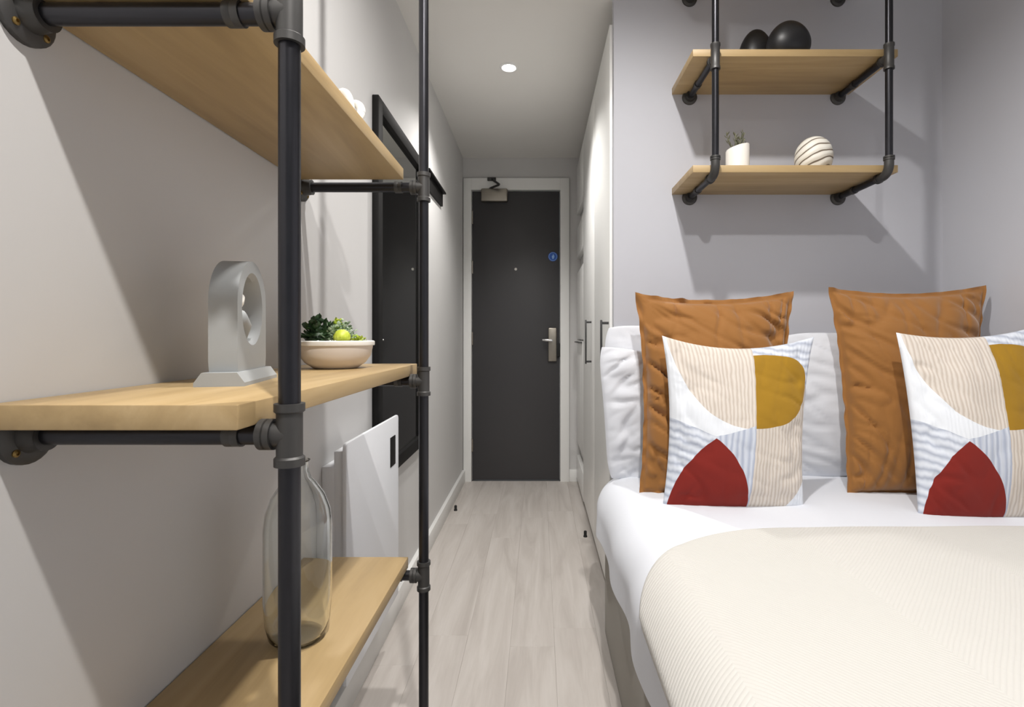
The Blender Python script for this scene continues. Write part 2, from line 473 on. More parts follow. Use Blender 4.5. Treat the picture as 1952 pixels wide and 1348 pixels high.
# lever lock
a, b = dpx(1045, 625), dpx(1061, 689)
pl_ = P().box((a.x, yf-0.024, b.z), (b.x, yf+0.001, a.z), 0.006, 3).part('lock_plate', 'steel', door)
lv = P(); c = dpx(1050, 649)
lv.tube([(c.x, yf-0.02, c.z), (c.x, yf-0.058, c.z)], 0.011, 16)
lv.tube([(c.x+0.006, yf-0.055, c.z), (c.x-0.03, yf-0.058, c.z+0.002), (c.x-0.058, yf-0.052, c.z+0.004)], [0.011, 0.010, 0.008], 14)
lv.part('lever', 'chrome', door)
a, b = dpx(1061, 655), dpx(1066, 680)
P().box((a.x-0.006, yf-0.020, b.z), (b.x+0.012, yf+0.001, a.z), 0.003).part('latch_cover', 'rubber', door)
c = dpx(983, 513)
P().lathe([(0, -0.006), (0.007, -0.006), (0.010, -0.002), (0.010, 0.002)], (c.x, yf, c.z), 20, 'y').part('peephole', 'ceramic_white', door)
c = dpx(1054, 489)
st = P().lathe([(0, -0.0025), (0.031, -0.0025), (0.033, -0.0015), (0.033, 0.001)], (c.x, yf, c.z), 32, 'y').part('round_sticker', 'sticker', door)
sk = P(); sk.lathe([(0.029, -0.0032), (0.0265, -0.0032)], (c.x, yf, c.z), 32, 'y')
sk.prism([(c.x-0.003, c.z-0.018), (c.x+0.006, c.z-0.014), (c.x+0.011, c.z+0.002), (c.x+0.002, c.z+0.019), (c.x-0.002, c.z+0.008), (c.x-0.008, c.z+0.001)], yf-0.0034, yf-0.0024, 'y')
sk.part('sticker_emblem', 'sticker_light', door)
# hinges
for zz in (0.25, 1.0, 1.5, 1.85):
    P().tube([(DX0+0.001, yf-0.004, zz-0.045), (DX0+0.001, yf-0.004, zz+0.045)], 0.006, 10).part('hinge', 'steel', door)

# ------------------------------------------------------------------ downlights
def downlight(loc, power, label, angle=150, light_name='bulb'):
    t = thing('ceiling_downlight', label, 'ceiling light', loc)
    z = 0.0
    MB().lathe([(0.030, 0.004), (0.030, -0.002), (0.033, -0.006), (0.042, -0.004), (0.044, 0.001), (0.044, 0.004)], n=40).build('bezel', 'trim', t)
    MB().lathe([(0, -0.003), (0.020, -0.0035), (0.0305, -0.001), (0.0305, 0.003), (0, 0.003)], n=32).build('lens', 'lens', t)
    ld = bpy.data.lights.new(light_name, 'SPOT'); ld.energy = power; ld.spot_size = R(angle); ld.spot_blend = 0.75
    ld.shadow_soft_size = 0.028; ld.color = (1.0, 0.97, 0.935)
    lo = bpy.data.objects.new(light_name, ld); COL.objects.link(lo); lo.parent = t; lo.location = (0, 0, -0.03)
    return t
downlight((-0.139, 2.44, ZC), HALL_W, 'round white recessed downlight glowing in the corridor ceiling', 128)
downlight((0.26, 0.95, ZB), LAMP_W, 'round white recessed downlight in the bedroom ceiling over the bed', light_name='downlight_bed_offscreen')
downlight((0.16, -0.10, ZB), LAMP2_W, 'round white recessed downlight in the bedroom ceiling beside the shelf unit', light_name='downlight_shelf_offscreen')

# ------------------------------------------------------------------ pipe shelving helpers
def collar(mb, c, axis, half, r, rim=0.0028):
    """a ribbed pipe fitting sleeve"""
    prof = [(0.0, -half), (r+rim, -half), (r+rim, -half+0.008), (r, -half+0.010), (r, half-0.010), (r+rim, half-0.008), (r+rim, half), (0.0, half)]
    mb.lathe(prof, c, 24, axis)
def flange(mb, c, axis, sgn, r, pr):
    prof = [(0.0, 0.0), (r, 0.0), (r, 0.006*sgn), (r*0.92, 0.008*sgn), (pr*1.75, 0.010*sgn), (pr*1.5, 0.024*sgn), (pr*1.55, 0.026*sgn), (0.0, 0.026*sgn)]
    mb.lathe(prof, c, 28, axis)
def screws(parent, c, axis, r, sgn, n=4):
    for i in range(n):
        q = math.pi/4 + i*2*math.pi/n
        a, b = r*0.74*math.cos(q), r*0.74*math.sin(q)
        off = {'x': Vector((0.0075*sgn, a, b)), 'y': Vector((a, 0.0075*sgn, b))}[axis]
        s = 0.004
        P().lathe([(0.0, 0.002*sgn), (0.0018, 0.002*sgn), (0.002, 0.0035*sgn), (s, 0.0025*sgn), (s, -0.001*sgn)], Vector(c)+off, 14, axis).part('screw', 'brass', parent)

def elbow_pts(a, b, c, r, n=8):
    """a -> corner b -> c with a rounded bend"""
    a, b, c = Vector(a), Vector(b), Vector(c)
    d1 = (a-b).normalized(); d2 = (c-b).normalized()
    out = []
    cen = b + (d1 + d2) * r
    for i in range(n+1):
        q = math.pi/2 * i/n
        out.append(cen - d2*r*math.cos(q) - d1*r*math.sin(q))
    return out

# ------------------------------------------------------------------ left shelf unit
PR = 0.0108                      # pipe radius
XP = -0.257                      # front poles
YN, YF_ = 0.541, 1.172           # near and far pole
unit = thing('pipe_shelf_unit', 'tall shelf unit of three oak boards on black iron pipes along the left wall', 'shelf unit', (-0.40, 0.86, 0.0))
boards = {}
for nm, zt, xf, y0, y1 in (('top', EYE+0.367, -0.297, 0.515, 1.152), ('mid', EYE-0.066, -0.287, 0.500, 1.238), ('low', EYE-0.500, -0.295, 0.505, 1.186)):
    P().box((XL+0.002, y0, zt-0.0245), (xf, y1, zt), 0.0014, 2).part('shelf_board', 'oak_y', unit)
    boards[nm] = zt
for yy in (YN, YF_):
    pole = P().tube([(XP, yy, 0.0), (XP, yy, ZB)], PR, 24).part('pole', 'pipe', unit)
    P().lathe([(0, 0.0), (0.033, 0.0), (0.033, 0.006), (0.02, 0.010), (0.017, 0.026), (0, 0.026)], (XP, yy, 0), 28).part('floor_flange', 'fitting', unit)
    P().lathe([(0, 0.0), (0.033, 0.0), (0.033, -0.006), (0.02, -0.010), (0.017, -0.026), (0, -0.026)], (XP, yy, ZB), 28).part('ceiling_flange', 'fitting', unit)
    for nm in ('top', 'mid', 'low'):
        zc = boards[nm] - 0.0245 - 0.0112
        arm = P().tube([(XL+0.008, yy, zc), (XP, yy, zc)], PR, 24).part('bracket_pipe', 'pipe', unit)
        f = P()
        collar(f, (XP, yy, zc), 'z', 0.032, 0.0128, 0.0022)
        f.tube([(XP, yy, zc), (XP-0.026, yy, zc)], 0.0130, 24)
        collar(f, (XP-0.022, yy, zc), 'x', 0.007, 0.0135, 0.0025)
        f.part('tee_fitting', 'fitting', unit)
        f = P(); collar(f, (XP-0.056, yy, zc), 'x', 0.008, 0.0115, 0.0012); f.part('pipe_clip', 'fitting', unit)
        f = P(); flange(f, (XL, yy, zc), 'x', 1, 0.031, PR)
        ff = f.part('wall_flange', 'fitting', unit); screws(ff, (XL, yy, zc), 'x', 0.031, 1)

# ------------------------------------------------------------------ wall shelves over the bed
YFp = 1.640
xs = (0.552, 1.095)
zs = [EYE+0.505, EYE+0.872, EYE+1.232]
wsh = thing('wall_pipe_shelf', 'oak board shelves hung on dark pipes on the grey wall above the bed', 'wall shelf', (0.815, YH, EYE+0.4))
for i, zc in enumerate(zs):
    zt = zc + 0.012 + 0.023
    xl, xr = 0.488, 1.137
    r = 0.02
    P().box((xl, 1.660, zt-0.023), (xr, YH+0.002, zt), 0.0012, 2).part('shelf_board', 'oak_x', wsh)
for xx in xs:
    ztop = zs[2]
    # one bent pipe: wall -> elbow -> up
    b0 = Vector((xx, YFp, zs[0]))
    pts = [Vector((xx, YFp, ztop))] + elbow_pts((xx, YFp, ztop), b0, (xx, YH, zs[0]), 0.030) + [Vector((xx, YH-0.006, zs[0]))]
    P().tube(pts, PR, 22).part('pole', 'pipe', wsh)
    e = P(); ep = elbow_pts((xx, YFp, ztop), b0, (xx, YH, zs[0]), 0.030)
    e.tube([ep[0]+Vector((0, 0, 0.022))] + ep + [ep[-1]+Vector((0, 0.022, 0))], 0.0138, 22)
    collar(e, ep[0]+Vector((0, 0, 0.020)), 'z', 0.006, 0.0138, 0.002); collar(e, ep[-1]+Vector((0, 0.020, 0)), 'y', 0.006, 0.0138, 0.002)
    e.part('elbow_fitting', 'fitting', wsh)
    for i, zc in enumerate(zs):
        if i:
            P().tube([(xx, YFp, zc), (xx, YH-0.006, zc)], PR, 22).part('bracket_pipe', 'pipe', wsh)
            f = P(); collar(f, (xx, YFp, zc), 'z', 0.040, 0.0138, 0.0015); f.tube([(xx, YFp, zc), (xx, YFp+0.03, zc)], 0.0138, 22)
            collar(f, (xx, YFp+0.03, zc), 'y', 0.006, 0.0138, 0.002)
            f.part('tee_fitting', 'fitting', wsh)
        f = P(); flange(f, (xx, YH, zc), 'y', -1, 0.027, PR)
        f.part('wall_flange', 'fitting', wsh)
        f = P(); collar(f, (xx, YH-0.10, zc), 'y', 0.008, 0.0118, 0.0012); f.part('pipe_clip', 'fitting', wsh)

# ------------------------------------------------------------------ wardrobes
def wardrobe(label, y0, y1, ztop, hz, hy, with_foot=True):
    t = thing('wardrobe', label, 'wardrobe', (XW+0.3, (y0+y1)/2, 0), 'white wardrobes along the corridor')
    P().box((XW+0.024, y0+0.001, 0.08), (XW+0.58, y1-0.001, ztop-0.004), 0.002).part('body', 'carcass', t)
    P().box((XW+0.045, y0+0.001, 0.0), (XW+0.55, y1-0.001, 0.081)).part('plinth', 'lacquer', t)
    dr = P().box((XW, y0+0.0025, 0.045), (XW+0.023, y1-0.0025, ztop), 0.002)
    d = dr.part('door', 'lacquer', t)
    h = P(); z0, z1 = hz; xh = XW - 0.028
    h.box((xh-0.004, hy-0.005, z0), (xh+0.004, hy+0.005, z1), 0.002)
    for zz in (z0+0.012, z1-0.012): h.box((xh, hy-0.004, zz-0.005), (XW+0.002, hy+0.004, zz+0.005), 0.001)
    h.part('handle', 'handle', d)
    return t
wardrobe('tall white wardrobe door beside the bed, its dark bar handle close to the bed pillows', YH+0.038, 2.500, 2.185, (0.915, 1.080), 1.990)
wardrobe('tall white wardrobe door between the bedside wardrobe and the stacked cupboard', 2.502, 3.120, 2.185, (0.878, 1.100), 2.640)
t = thing('stacked_cupboard', 'white cupboard of stacked doors with open slots next to the entrance door', 'cupboard', (XW+0.3, 3.38, 0))
P().box((XW+0.030, 3.123, 0.08), (XW+0.58, YD-0.004, 2.185), 0.002).part('body', 'carcass', t)
def zpx(py, Y=3.38): return EYE-(py-PY)*Y/F
segs = [(2.185, zpx(392)), (zpx(422), zpx(482)), (zpx(512), zpx(647)), (zpx(650), zpx(856)), (zpx(885), 0.03)]
for i, (za, zb) in enumerate(segs):
    d = P().box((XW, 3.125, zb), (XW+0.028, YD-0.03, za), 0.002).part('door', 'lacquer', t)
    if i == 3:
        P().box((XW-0.024, 3.20, za-0.012), (XW+0.002, 3.55, za-0.004), 0.002).part('handle', 'handle', d)
P().box((XW+0.05, 3.125, 0), (XW+0.55, YD-0.02, 0.081)).part('plinth', 'lacquer', t)

# floor door stops
def doorstop(p, label):
    o = MB().lathe([(0, 0), (0.010, 0), (0.010, 0.004), (0.0075, 0.010), (0.008, 0.026), (0.006, 0.030), (0, 0.030)], n=20).build('door_stop', 'rubber')
    o.location = p; return tag(o, label, 'door stop', 'rubber door stops')
doorstop((-0.485, 3.06, 0), 'small black rubber door stop on the floor by the left skirting')
doorstop((0.236, 2.66, 0), 'small black rubber door stop on the floor under the wardrobe doors')

# ------------------------------------------------------------------ mirror and rail on the left wall
MXW = XL
MY0, MY1, MZ0, MZ1 = 1.672, 2.335, 0.537, 1.790
mir = thing('wall_mirror', 'tall black framed mirror on the left wall reflecting the dark door', 'mirror', (MXW, (MY0+MY1)/2, MZ0))
fw, fd = 0.046, 0.022
f = P()
for lo, hi in (((MY0, MZ0), (MY0+fw, MZ1)), ((MY1-fw, MZ0), (MY1, MZ1)), ((MY0+fw-0.002, MZ0), (MY1-fw+0.002, MZ0+fw)), ((MY0+fw-0.002, MZ1-fw), (MY1-fw+0.002, MZ1))):
    f.box((MXW, lo[0], lo[1]), (MXW+fd, hi[0], hi[1]), 0.003)
f.part('frame', 'black', mir)
P().box((MXW+0.001, MY0+fw-0.004, MZ0+fw-0.004), (MXW+0.008, MY1-fw+0.004, MZ1-fw+0.004)).part('glass', 'mirror', mir)
rail = thing('coat_rail', 'short black coat rail on the corridor wall past the mirror', 'coat rail', (MXW, 2.62, EYE+0.70))
P().prism([(2.40, EYE+0.79), (2.845, EYE+0.775), (2.845, EYE+0.700), (2.40, EYE+0.69)], MXW, MXW+0.012, 'x').part('backplate', 'black', rail, 30)
P().box((MXW+0.008, 2.42, EYE+0.765), (MXW+0.030, 2.845, EYE+0.775), 0.002).part('ledge', 'black', rail)

# ------------------------------------------------------------------ wall heater behind the unit
HX = -0.468
ht = thing('panel_heater', 'white panel heater with a black display slot behind the lower oak board', 'heater', (XL, 1.50, 0.16))
hz1 = EYE - 0.263
fp = []
y0, y1, z0, z1, rr = 1.276, 1.752, 0.16, hz1, 0.012
for cy, cz, a0 in ((y1-rr, z1-rr, 0), (y0+rr, z1-rr, 90), (y0+rr, z0+rr, 180), (y1-rr, z0+rr, 270)):
    for i in range(5):
        q = R(a0 + 22.5*i); fp.append((cy+rr*math.cos(q), cz+rr*math.sin(q)))
P().prism(fp, HX-0.010, HX, 'x', 0.003).part('front_panel', 'heater', ht)
P().box((HX-0.034, 1.284, 0.18), (HX-0.008, 1.64, hz1-0.020), 0.003).part('casing', 'heater_grey', ht)
P().box((XL, 1.284, 0.20), (HX-0.032, 1.60, hz1-0.058), 0.003).part('back_casing', 'heater_grey', ht)
P().box((HX-0.004, 1.652, 0.698-0.096), (HX+0.0015, 1.712, 0.698), 0.003).part('display_slot', 'black', ht)

# ------------------------------------------------------------------ bed
BT = EYE - 0.494                 # bed top
BX = 0.216                       # bed side
BXR = XR - 0.012
bed = thing('bed', 'double bed with a taupe upholstered divan base against the grey wall', 'bed', (0.85, 0.9, 0))
P().box((0.226, -0.06, 0.0), (BXR-0.01, 0.86, 0.34), 0.012, 3).part('divan_base', 'base_cloth', bed)
P().box((0.226, 0.862, 0.0), (BXR-0.01, 1.80, 0.34), 0.012, 3).part('divan_base', 'base_cloth', bed)
P().box((0.238, -0.06, 0.335), (BXR-0.006, 1.90, BT-0.016), 0.06, 4).part('mattress', 'mattress', bed)

RC = 0.105
TOPW = BXR - (BX + RC)
ARC = RC * math.pi / 2
def bed_pt(s, off=0.0):
    """s metres across the bed from the right wall; returns X, Z, normal"""
    if s < TOPW: return BXR - s, BT + off, (0, 1)
    if s < TOPW + ARC:
        q = (s - TOPW) / RC
        return BX + RC - (RC+off)*math.sin(q), BT - RC + (RC+off)*math.cos(q), (-math.sin(q), math.cos(q))
    d = s - TOPW - ARC
    return BX - off - 0.02*d, BT - RC - d, (-1, 0)
def nz(x, y, z=0.0): return noise.noise(Vector((x, y, z)))

def sheet():
    hem = TOPW + ARC + 0.075
    nu, nv = 110, 120
    Y0, Y1 = -0.02, 1.905
    bm = bmesh.new(); grid = []
    for j in range(nv+1):
        y = Y0 + (Y1-Y0)*j/nv; row = []
        h = hem + 0.018*nz(y*2.3, 3.1) + 0.012*math.sin(y*7)
        for i in range(nu+1):
            # denser samples near the edge
            tt = i/nu; s = h * (1 - (1-tt)**1.5)
            off = 0.006 + 0.003*nz(s*3, y*3, 1.0) + 0.002*nz(s*9, y*7, 2.0)
            side = max(0, (s - TOPW)/(h-TOPW))
            off += side * (0.010*nz(y*6, 5.0) + 0.008*math.sin(y*19 + 2*nz(y*3, 1.0)))
            x, z, n = bed_pt(s)
            head = max(0, (y - 1.82)/0.085)             # turn the head end down a little
            z -= 0.03*head*head
            row.append(bm.verts.new((min(x + n[0]*off, BXR), y, z + n[1]*off)))
        grid.append(row)
    for j in range(nv):
        for i in range(nu):
            bm.faces.new((grid[j][i], grid[j][i+1], grid[j+1][i+1], grid[j+1][i]))
    m = MB(); m.bm.free(); m.bm = bm
    o = m.build('bed_sheet', 'linen', None, 60, origin=(0.85, 0.9, BT))
    sd = o.modifiers.new('thickness', 'SOLIDIFY'); sd.thickness = 0.006; sd.offset = 1
    return tag(o, 'smooth white sheet covering the mattress and hanging over its side', 'bed sheet')
sheet()

def throw():
    hem = TOPW + ARC - 0.040
    nu, nv = 130, 130
    Y0 = -0.02
    bm = bmesh.new(); uvl = bm.loops.layers.uv.new('uv'); grid = []; par = []
    rx, ry = 0.42, 0.36             # rounded corner in the unrolled cloth
    for i in range(nu+1):
        tt = i/nu; s = 0.0 + hem*(1-(1-tt)**1.35)
        top = 1.296 - 0.012*(s/hem)
        if s > hem-rx:
            q = (s-(hem-rx))/rx; top = top - ry*(1-math.sqrt(max(0.0, 1-q*q)))
        col, pc = [], []
        for j in range(nv+1):
            y = Y0 + (top-Y0)*(1-(1-j/nv)**1.3)
            e = min(hem-s, top-y); lift = 0.019*min(1.0, (max(e, 0)/0.012)**0.5) if e < 0.012 else 0.019
            off = lift + 0.003*nz(s*4, y*4, 8.0)
            off = max(off, 0.0125 if e > 0.002 else 0.008)
            side = max(0, (s-TOPW)/(hem-TOPW))
            off += side*0.014
            x, z, n = bed_pt(s)
            col.append(bm.verts.new((x + n[0]*off, y, z + n[1]*off))); pc.append((s, y))
        grid.append(col); par.append(pc)
    for i in range(nu):
        for j in range(nv):
            f = bm.faces.new((grid[i][j], grid[i+1][j], grid[i+1][j+1], grid[i][j+1]))
            for lp, (a, b) in zip(f.loops, ((i, j), (i+1, j), (i+1, j+1), (i, j+1))):
                lp[uvl].uv = par[a][b]
    m = MB(); m.bm.free(); m.bm = bm
    o = m.build('quilted_throw', 'quilt', None, 60, origin=(0.85, 0.6, BT))
    sd = o.modifiers.new('thickness', 'SOLIDIFY'); sd.thickness = 0.010; sd.offset = 1
    return tag(o, 'cream quilted throw with a rounded corner spread over the white sheet', 'throw')
throw()

# ------------------------------------------------------------------ pillows
def cushion(name, cor, T, mat, label, cat, group=None, ptop=0.1, pside=0.06, pbot=0.02, flangew=0.0, wr=0.006, seed=0.0, n=64, sag=0.2, power=0.5, folds=0.0, back=0.6, rnd=0.0, slant=1.5, ruffle=0.004):
    """stuffed pillow: four corner points, pinched edges, fabric creases; folds = crease depth in metres"""
    TL, TR, BR, BL = [Vector(c) for c in cor]
    nrm = ((TR - BL).cross(TL - BR)).normalized()
    if nrm.y > 0: nrm = -nrm                  # towards the room
    org = (BL + BR) / 2
    bm = bmesh.new(); uvl = bm.loops.layers.uv.new('uv')
    def ridge(q, wdt): return math.exp(-(noise.noise(q)/wdt)**2)
    def pos(a, b, side):
        u, v = 2*a-1, 2*b-1
        pv = ptop if v > 0 else pbot
        uu = u * (1 - pside*(1 - v*v) - rnd*v**6); vv = v * (1 - pv*(1 - u*u) - rnd*u**6)
        A, B = (uu+1)/2, (vv+1)/2
        p = (BL*(1-A) + BR*A)*(1-B) + (TL*(1-A) + TR*A)*B
        ui, vi = min(1, abs(u)/(1-flangew)), min(1, abs(v)/(1-flangew))
        t = max(0, (1-ui**2.2)*(1-vi**2.2))**power
        t *= 1 + sag*(0.35 - b)
        fl = 0.0025 if flangew else 0.0
        d = T*t + fl
        w = min(1, (1-abs(u))*6)*min(1, (1-abs(v))*6)
        wrk = noise.fractal(Vector((u*1.8+seed, v*1.8, seed*1.7)), 1.0, 2.0, 2)*wr*1.2
        if folds:
            e1 = 0.18 + 0.82*abs(u)**2.2; e2 = 0.10 + 0.9*abs(v)**3
            wrk -= folds*e1*ridge(Vector((u*1.3+seed, v*3.4+u*slant, seed)), 0.10)
            wrk -= folds*0.45*e1*ridge(Vector((u*2.1+seed+9, v*6.0+u*slant*1.6, seed+3)), 0.09)
            wrk -= folds*0.55*e2*ridge(Vector((u*4.0+seed, v*1.4+u*0.8, seed+4)), 0.10)
        d = max(d + wrk*w, T*t*0.45 + fl)
        if side < 0: d = T*t*back + fl
        ruf = 0
        if flangew:
            m_ = max(abs(u), abs(v)); f_ = max(0, (m_-(1-flangew*1.6))/(flangew*1.6))
            ruf = ruffle*f_*(noise.noise(Vector((u*9+seed, v*9, 2.0)))*1.6 + 0.5*math.sin((u*9+v*11)*2.3+seed))
        return p + nrm*(d*side + ruf), (a, b)
    G = {}
    for side in (1, -1):
        for i in range(n+1):
            for j in range(n+1):
                bd = i in (0, n) or j in (0, n)
                if side < 0 and bd: G[(side, i, j)] = G[(1, i, j)]; continue
                a = 0.5-0.5*math.cos(math.pi*i/n)*1.0; b = 0.5-0.5*math.cos(math.pi*j/n)
                a = 0.5*a + 0.5*i/n; b = 0.5*b + 0.5*j/n
                p, uv = pos(a, b, side)
                G[(side, i, j)] = (bm.verts.new(p), uv)
    for side in (1, -1):
        for i in range(n):
            for j in range(n):
                q = [G[(side, i, j)], G[(side, i+1, j)], G[(side, i+1, j+1)], G[(side, i, j+1)]]
                f = bm.faces.new([x[0] for x in (q if side > 0 else q[::-1])])
                for lp, x in zip(f.loops, (q if side > 0 else q[::-1])): lp[uvl].uv = x[1]
    # keep the underside on the bed
    for v in bm.verts:
        if v.co.z < BT + 0.005: v.co.z = BT + 0.005
        if v.co.x > XR - 0.003: v.co.x = XR - 0.003
        if v.co.y > YH - 0.003: v.co.y = YH - 0.003
    m = MB(); m.bm.free(); m.bm = bm
    o = m.build(name, mat, None, 70, origin=org)
    return tag(o, label, cat, group)

WP = 'white pillows at the head of the bed'
cushion('white_pillow', (at(1150, 616, 1.885), at(1505, 630, 1.885), at(1500, 912, 1.878), at(1158, 912, 1.878)), 0.060, 'linen',
        'white pillow upright on the wall behind the ruffled amber pillow by the wardrobe', 'pillow', WP, ptop=0.02, pside=0.0, pbot=0.0, wr=0.008, seed=2.0, n=56, sag=0.3, power=0.5, folds=0.010, back=0.3, rnd=0.06)
cushion('white_pillow', (at(1138, 654, 1.778), at(1490, 700, 1.800), at(1500, 918, 1.800), at(1158, 918, 1.800)), 0.062, 'linen',
        'white pillow with a drooping corner tucked in front of another white pillow by the wardrobe', 'pillow', WP, ptop=0.05, pside=0.02, pbot=0.0, wr=0.010, seed=7.0, n=64, sag=0.3, power=0.55, folds=0.018, back=0.3, rnd=0.05, slant=-3.0)
cushion('white_pillow', (at(1480, 632, 1.830), at(1842, 640, 1.83), at(1842, 912, 1.81), at(1490, 912, 1.81)), 0.080, 'linen',
        'white pillow upright behind the amber pillow next to the right wall', 'pillow', WP, ptop=0.0, pside=0.0, pbot=0.0, wr=0.008, seed=11.0, n=56, sag=0.3, power=0.5, folds=0.012, back=0.5, rnd=0.07)
AP = 'amber velvet pillows'
cushion('amber_pillow', (at(1210, 558, 1.700), at(1513, 555, 1.700), at(1498, 944, 1.612), at(1218, 946, 1.612)), 0.085, 'amber',
        'amber velvet pillow with a ruffled flange edge nearest the wardrobe', 'pillow', AP, ptop=0.085, pside=0.085, pbot=0.01, flangew=0.055, wr=0.005, seed=3.3, n=96, sag=0.25, power=0.42, folds=0.032, back=0.5, ruffle=0.009)
cushion('amber_pillow', (at(1578, 548, 1.700), at(1879, 544, 1.700), at(1865, 944, 1.612), at(1614, 946, 1.612)), 0.085, 'amber',
        'smooth amber velvet pillow with a flange edge nearest the right wall', 'pillow', AP, ptop=0.075, pside=0.07, pbot=0.01, flangew=0.045, wr=0.004, seed=8.1, n=96, sag=0.25, power=0.42, folds=0.022, back=0.5, ruffle=0.005)
CP = 'printed cushions with red and mustard shapes'
cushion('printed_cushion', (at(1262, 640, 1.545), at(1552, 642, 1.575), at(1532, 968, 1.500), at(1262, 970, 1.500)), 0.070, 'pattern',
        'cushion with red and mustard print leaning on the ruffled amber pillow near the wardrobe', 'cushion', CP, ptop=0.15, pside=0.10, pbot=-0.01, wr=0.005, seed=5.0, n=80, sag=0.3, power=0.5, folds=0.009, back=0.4)
cushion('printed_cushion', (at(1708, 634, 1.500), at(1990, 618, 1.480), at(2010, 990, 1.420), at(1750, 990, 1.420)), 0.070, 'pattern',
        'cushion with red and mustard print leaning on the smooth amber pillow near the right wall', 'cushion', CP, ptop=0.10, pside=0.06, pbot=-0.01, wr=0.005, seed=9.0, n=80, sag=0.3, power=0.5, folds=0.009, back=0.4)

# ------------------------------------------------------------------ things on the left unit
ZM = boards['mid']; ZT = boards['top']; ZL = boards['low']
# arch sculpture: local x = thickness, local y = width
ar = thing('arch_sculpture', 'grey plaster arch ornament with a round hole on a stepped foot', 'ornament', (-0.428, 0.750, ZM), None, R(12))
bx, by, hh = 0.0175, 0.062, 0.172
MB().prism([(-0.030, 0.0), (0.030, 0.0), (0.030, 0.005), (0.021, 0.018), (-0.021, 0.018), (-0.030, 0.005)], -0.075, 0.075, 'y', 0.0).build('foot', 'plaster', ar, 25)
def arch_body():
    m = MB(); bm = m.bm
    n = 28; zc = hh - by; rh = 0.046
    outer, inner = [], []
    angs = [2*math.pi*i/(2*n) for i in range(2*n)]
    for q in angs:
        c, s = math.cos(q), math.sin(q)
        if s >= 0: outer.append((by*c, zc + by*s))
        else:
            # rays to the box below the arch
            k = min(by/abs(c) if abs(c) > 1e-6 else 9, (zc-0.016)/abs(s))
            outer.append((c*k, zc + s*k))
        inner.append((rh*0.97*c, zc-0.006 + rh*1.12*s))
    ringo = [[bm.verts.new((x, p[0], p[1])) for p in outer] for x in (-bx, bx)]
    ringi = [[bm.verts.new((x*f, p[0]*g, zc-0.006+(p[1]-zc+0.006)*g)) for p in inner] for x, f, g in ((-bx, 1, 1.0), (-bx*0.6, 1, 0.9), (bx*0.6, 1, 0.9), (bx, 1, 1.0))]
    N = 2*n
    for i in range(N):
        j = (i+1) % N
        bm.faces.new((ringo[0][i], ringo[0][j], ringo[1][j], ringo[1][i]))
        bm.faces.new((ringo[1][i], ringo[1][j], ringi[3][j], ringi[3][i]))
        bm.faces.new((ringo[0][j], ringo[0][i], ringi[0][i], ringi[0][j]))
        for a in range(3): bm.faces.new((ringi[a][i], ringi[a][j], ringi[a+1][j], ringi[a+1][i]))
    return m.build('arch', 'plaster', ar, 35)
arch_body()
zc = hh - by
MB().tube([(0.0, -0.045, zc-0.002), (0.004, -0.026, zc+0.004), (0.006, -0.014, zc+0.010)], [0.010, 0.011, 0.006], 14).build('inner_knob', 'ceramic_white', ar)
MB().tube([(0.0, -0.044, zc-0.026), (0.006, -0.024, zc-0.020), (0.006, -0.004, zc-0.030), (0.0, 0.004, zc-0.052)], [0.010, 0.013, 0.011, 0.007], 14).build('inner_figure', 'plaster', ar)

# succulent bowl
bw = thing('succulent_bowl', 'beige ceramic bowl planted with green succulents on the middle oak board', 'planter', (-0.412, 1.065, ZM))
BR_, BH = 0.0745, 0.054
prof = [(0, 0.0), (0.040, 0.0), (0.044, 0.002), (0.058, 0.012), (0.068, 0.026), (0.0715, 0.042), (0.072, 0.0475), (BR_, 0.048), (BR_, BH), (BR_-0.004, BH+0.001), (0.066, BH-0.004), (0.064, 0.040), (0, 0.040)]
MB().lathe(prof, n=56).build('bowl', 'ceramic', bw)
MB().lathe([(0, 0.0405), (0.0655, 0.0405), (0.0655, 0.0470), (0.03, 0.049), (0, 0.049)], n=32).build('soil', 'soil', bw)
MB().lathe([(0.0722, 0.0468), (BR_+0.0006, 0.0466), (BR_+0.0012, 0.0480), (BR_+0.0012, BH+0.0005), (BR_-0.002, BH+0.0022), (0.0665, BH+0.0005), (0.066, BH-0.004)], n=56).build('rim', 'ceramic_white', bw)
random.seed(11)
g = MB()
for i in range(150):
    q = random.random()*2*math.pi; r = 0.066*math.sqrt(0.25+0.75*random.random())
    rad = random.uniform(0.0024, 0.0042)
    mat_ = Matrix.Translation((r*math.cos(q), r*math.sin(q), 0.0505+random.random()*0.004)) @ Matrix.Rotation(random.random()*3, 4, 'Z') @ Matrix.Diagonal((rad, rad*0.8, rad*0.75, 1))
    bmesh.ops.create_icosphere(g.bm, subdivisions=1, radius=1.0, matrix=mat_)
go = g.build('gravel', 'pebble', bw, 60); go['kind'] = 'stuff'
def leaf(mb, base, d, L, W, th=0.25, curl=0.2):
    d = Vector(d).normalized(); up = Vector((0, 0, 1))
    s = d.cross(up)
    s = s.normalized() if s.length > 1e-4 else Vector((1, 0, 0))
    nrm = s.cross(d)
    base = Vector(base); bm = mb.bm
    tip = bm.verts.new(base + d*L + nrm*L*curl); b0 = bm.verts.new(base)
    ring = []
    for f, wd in ((0.35, 0.8), (0.7, 1.0)):
        c = base + d*L*f + nrm*L*curl*f*f
        ring.append([bm.verts.new(c + s*W*wd*0.5), bm.verts.new(c + nrm*W*th*0.5), bm.verts.new(c - s*W*wd*0.5), bm.verts.new(c - nrm*W*th*0.5)])
    for i in range(4):
        j = (i+1) % 4
        bm.faces.new((b0, ring[0][j], ring[0][i])); bm.faces.new((ring[0][i], ring[0][j], ring[1][j], ring[1][i])); bm.faces.new((ring[1][i], ring[1][j], tip))
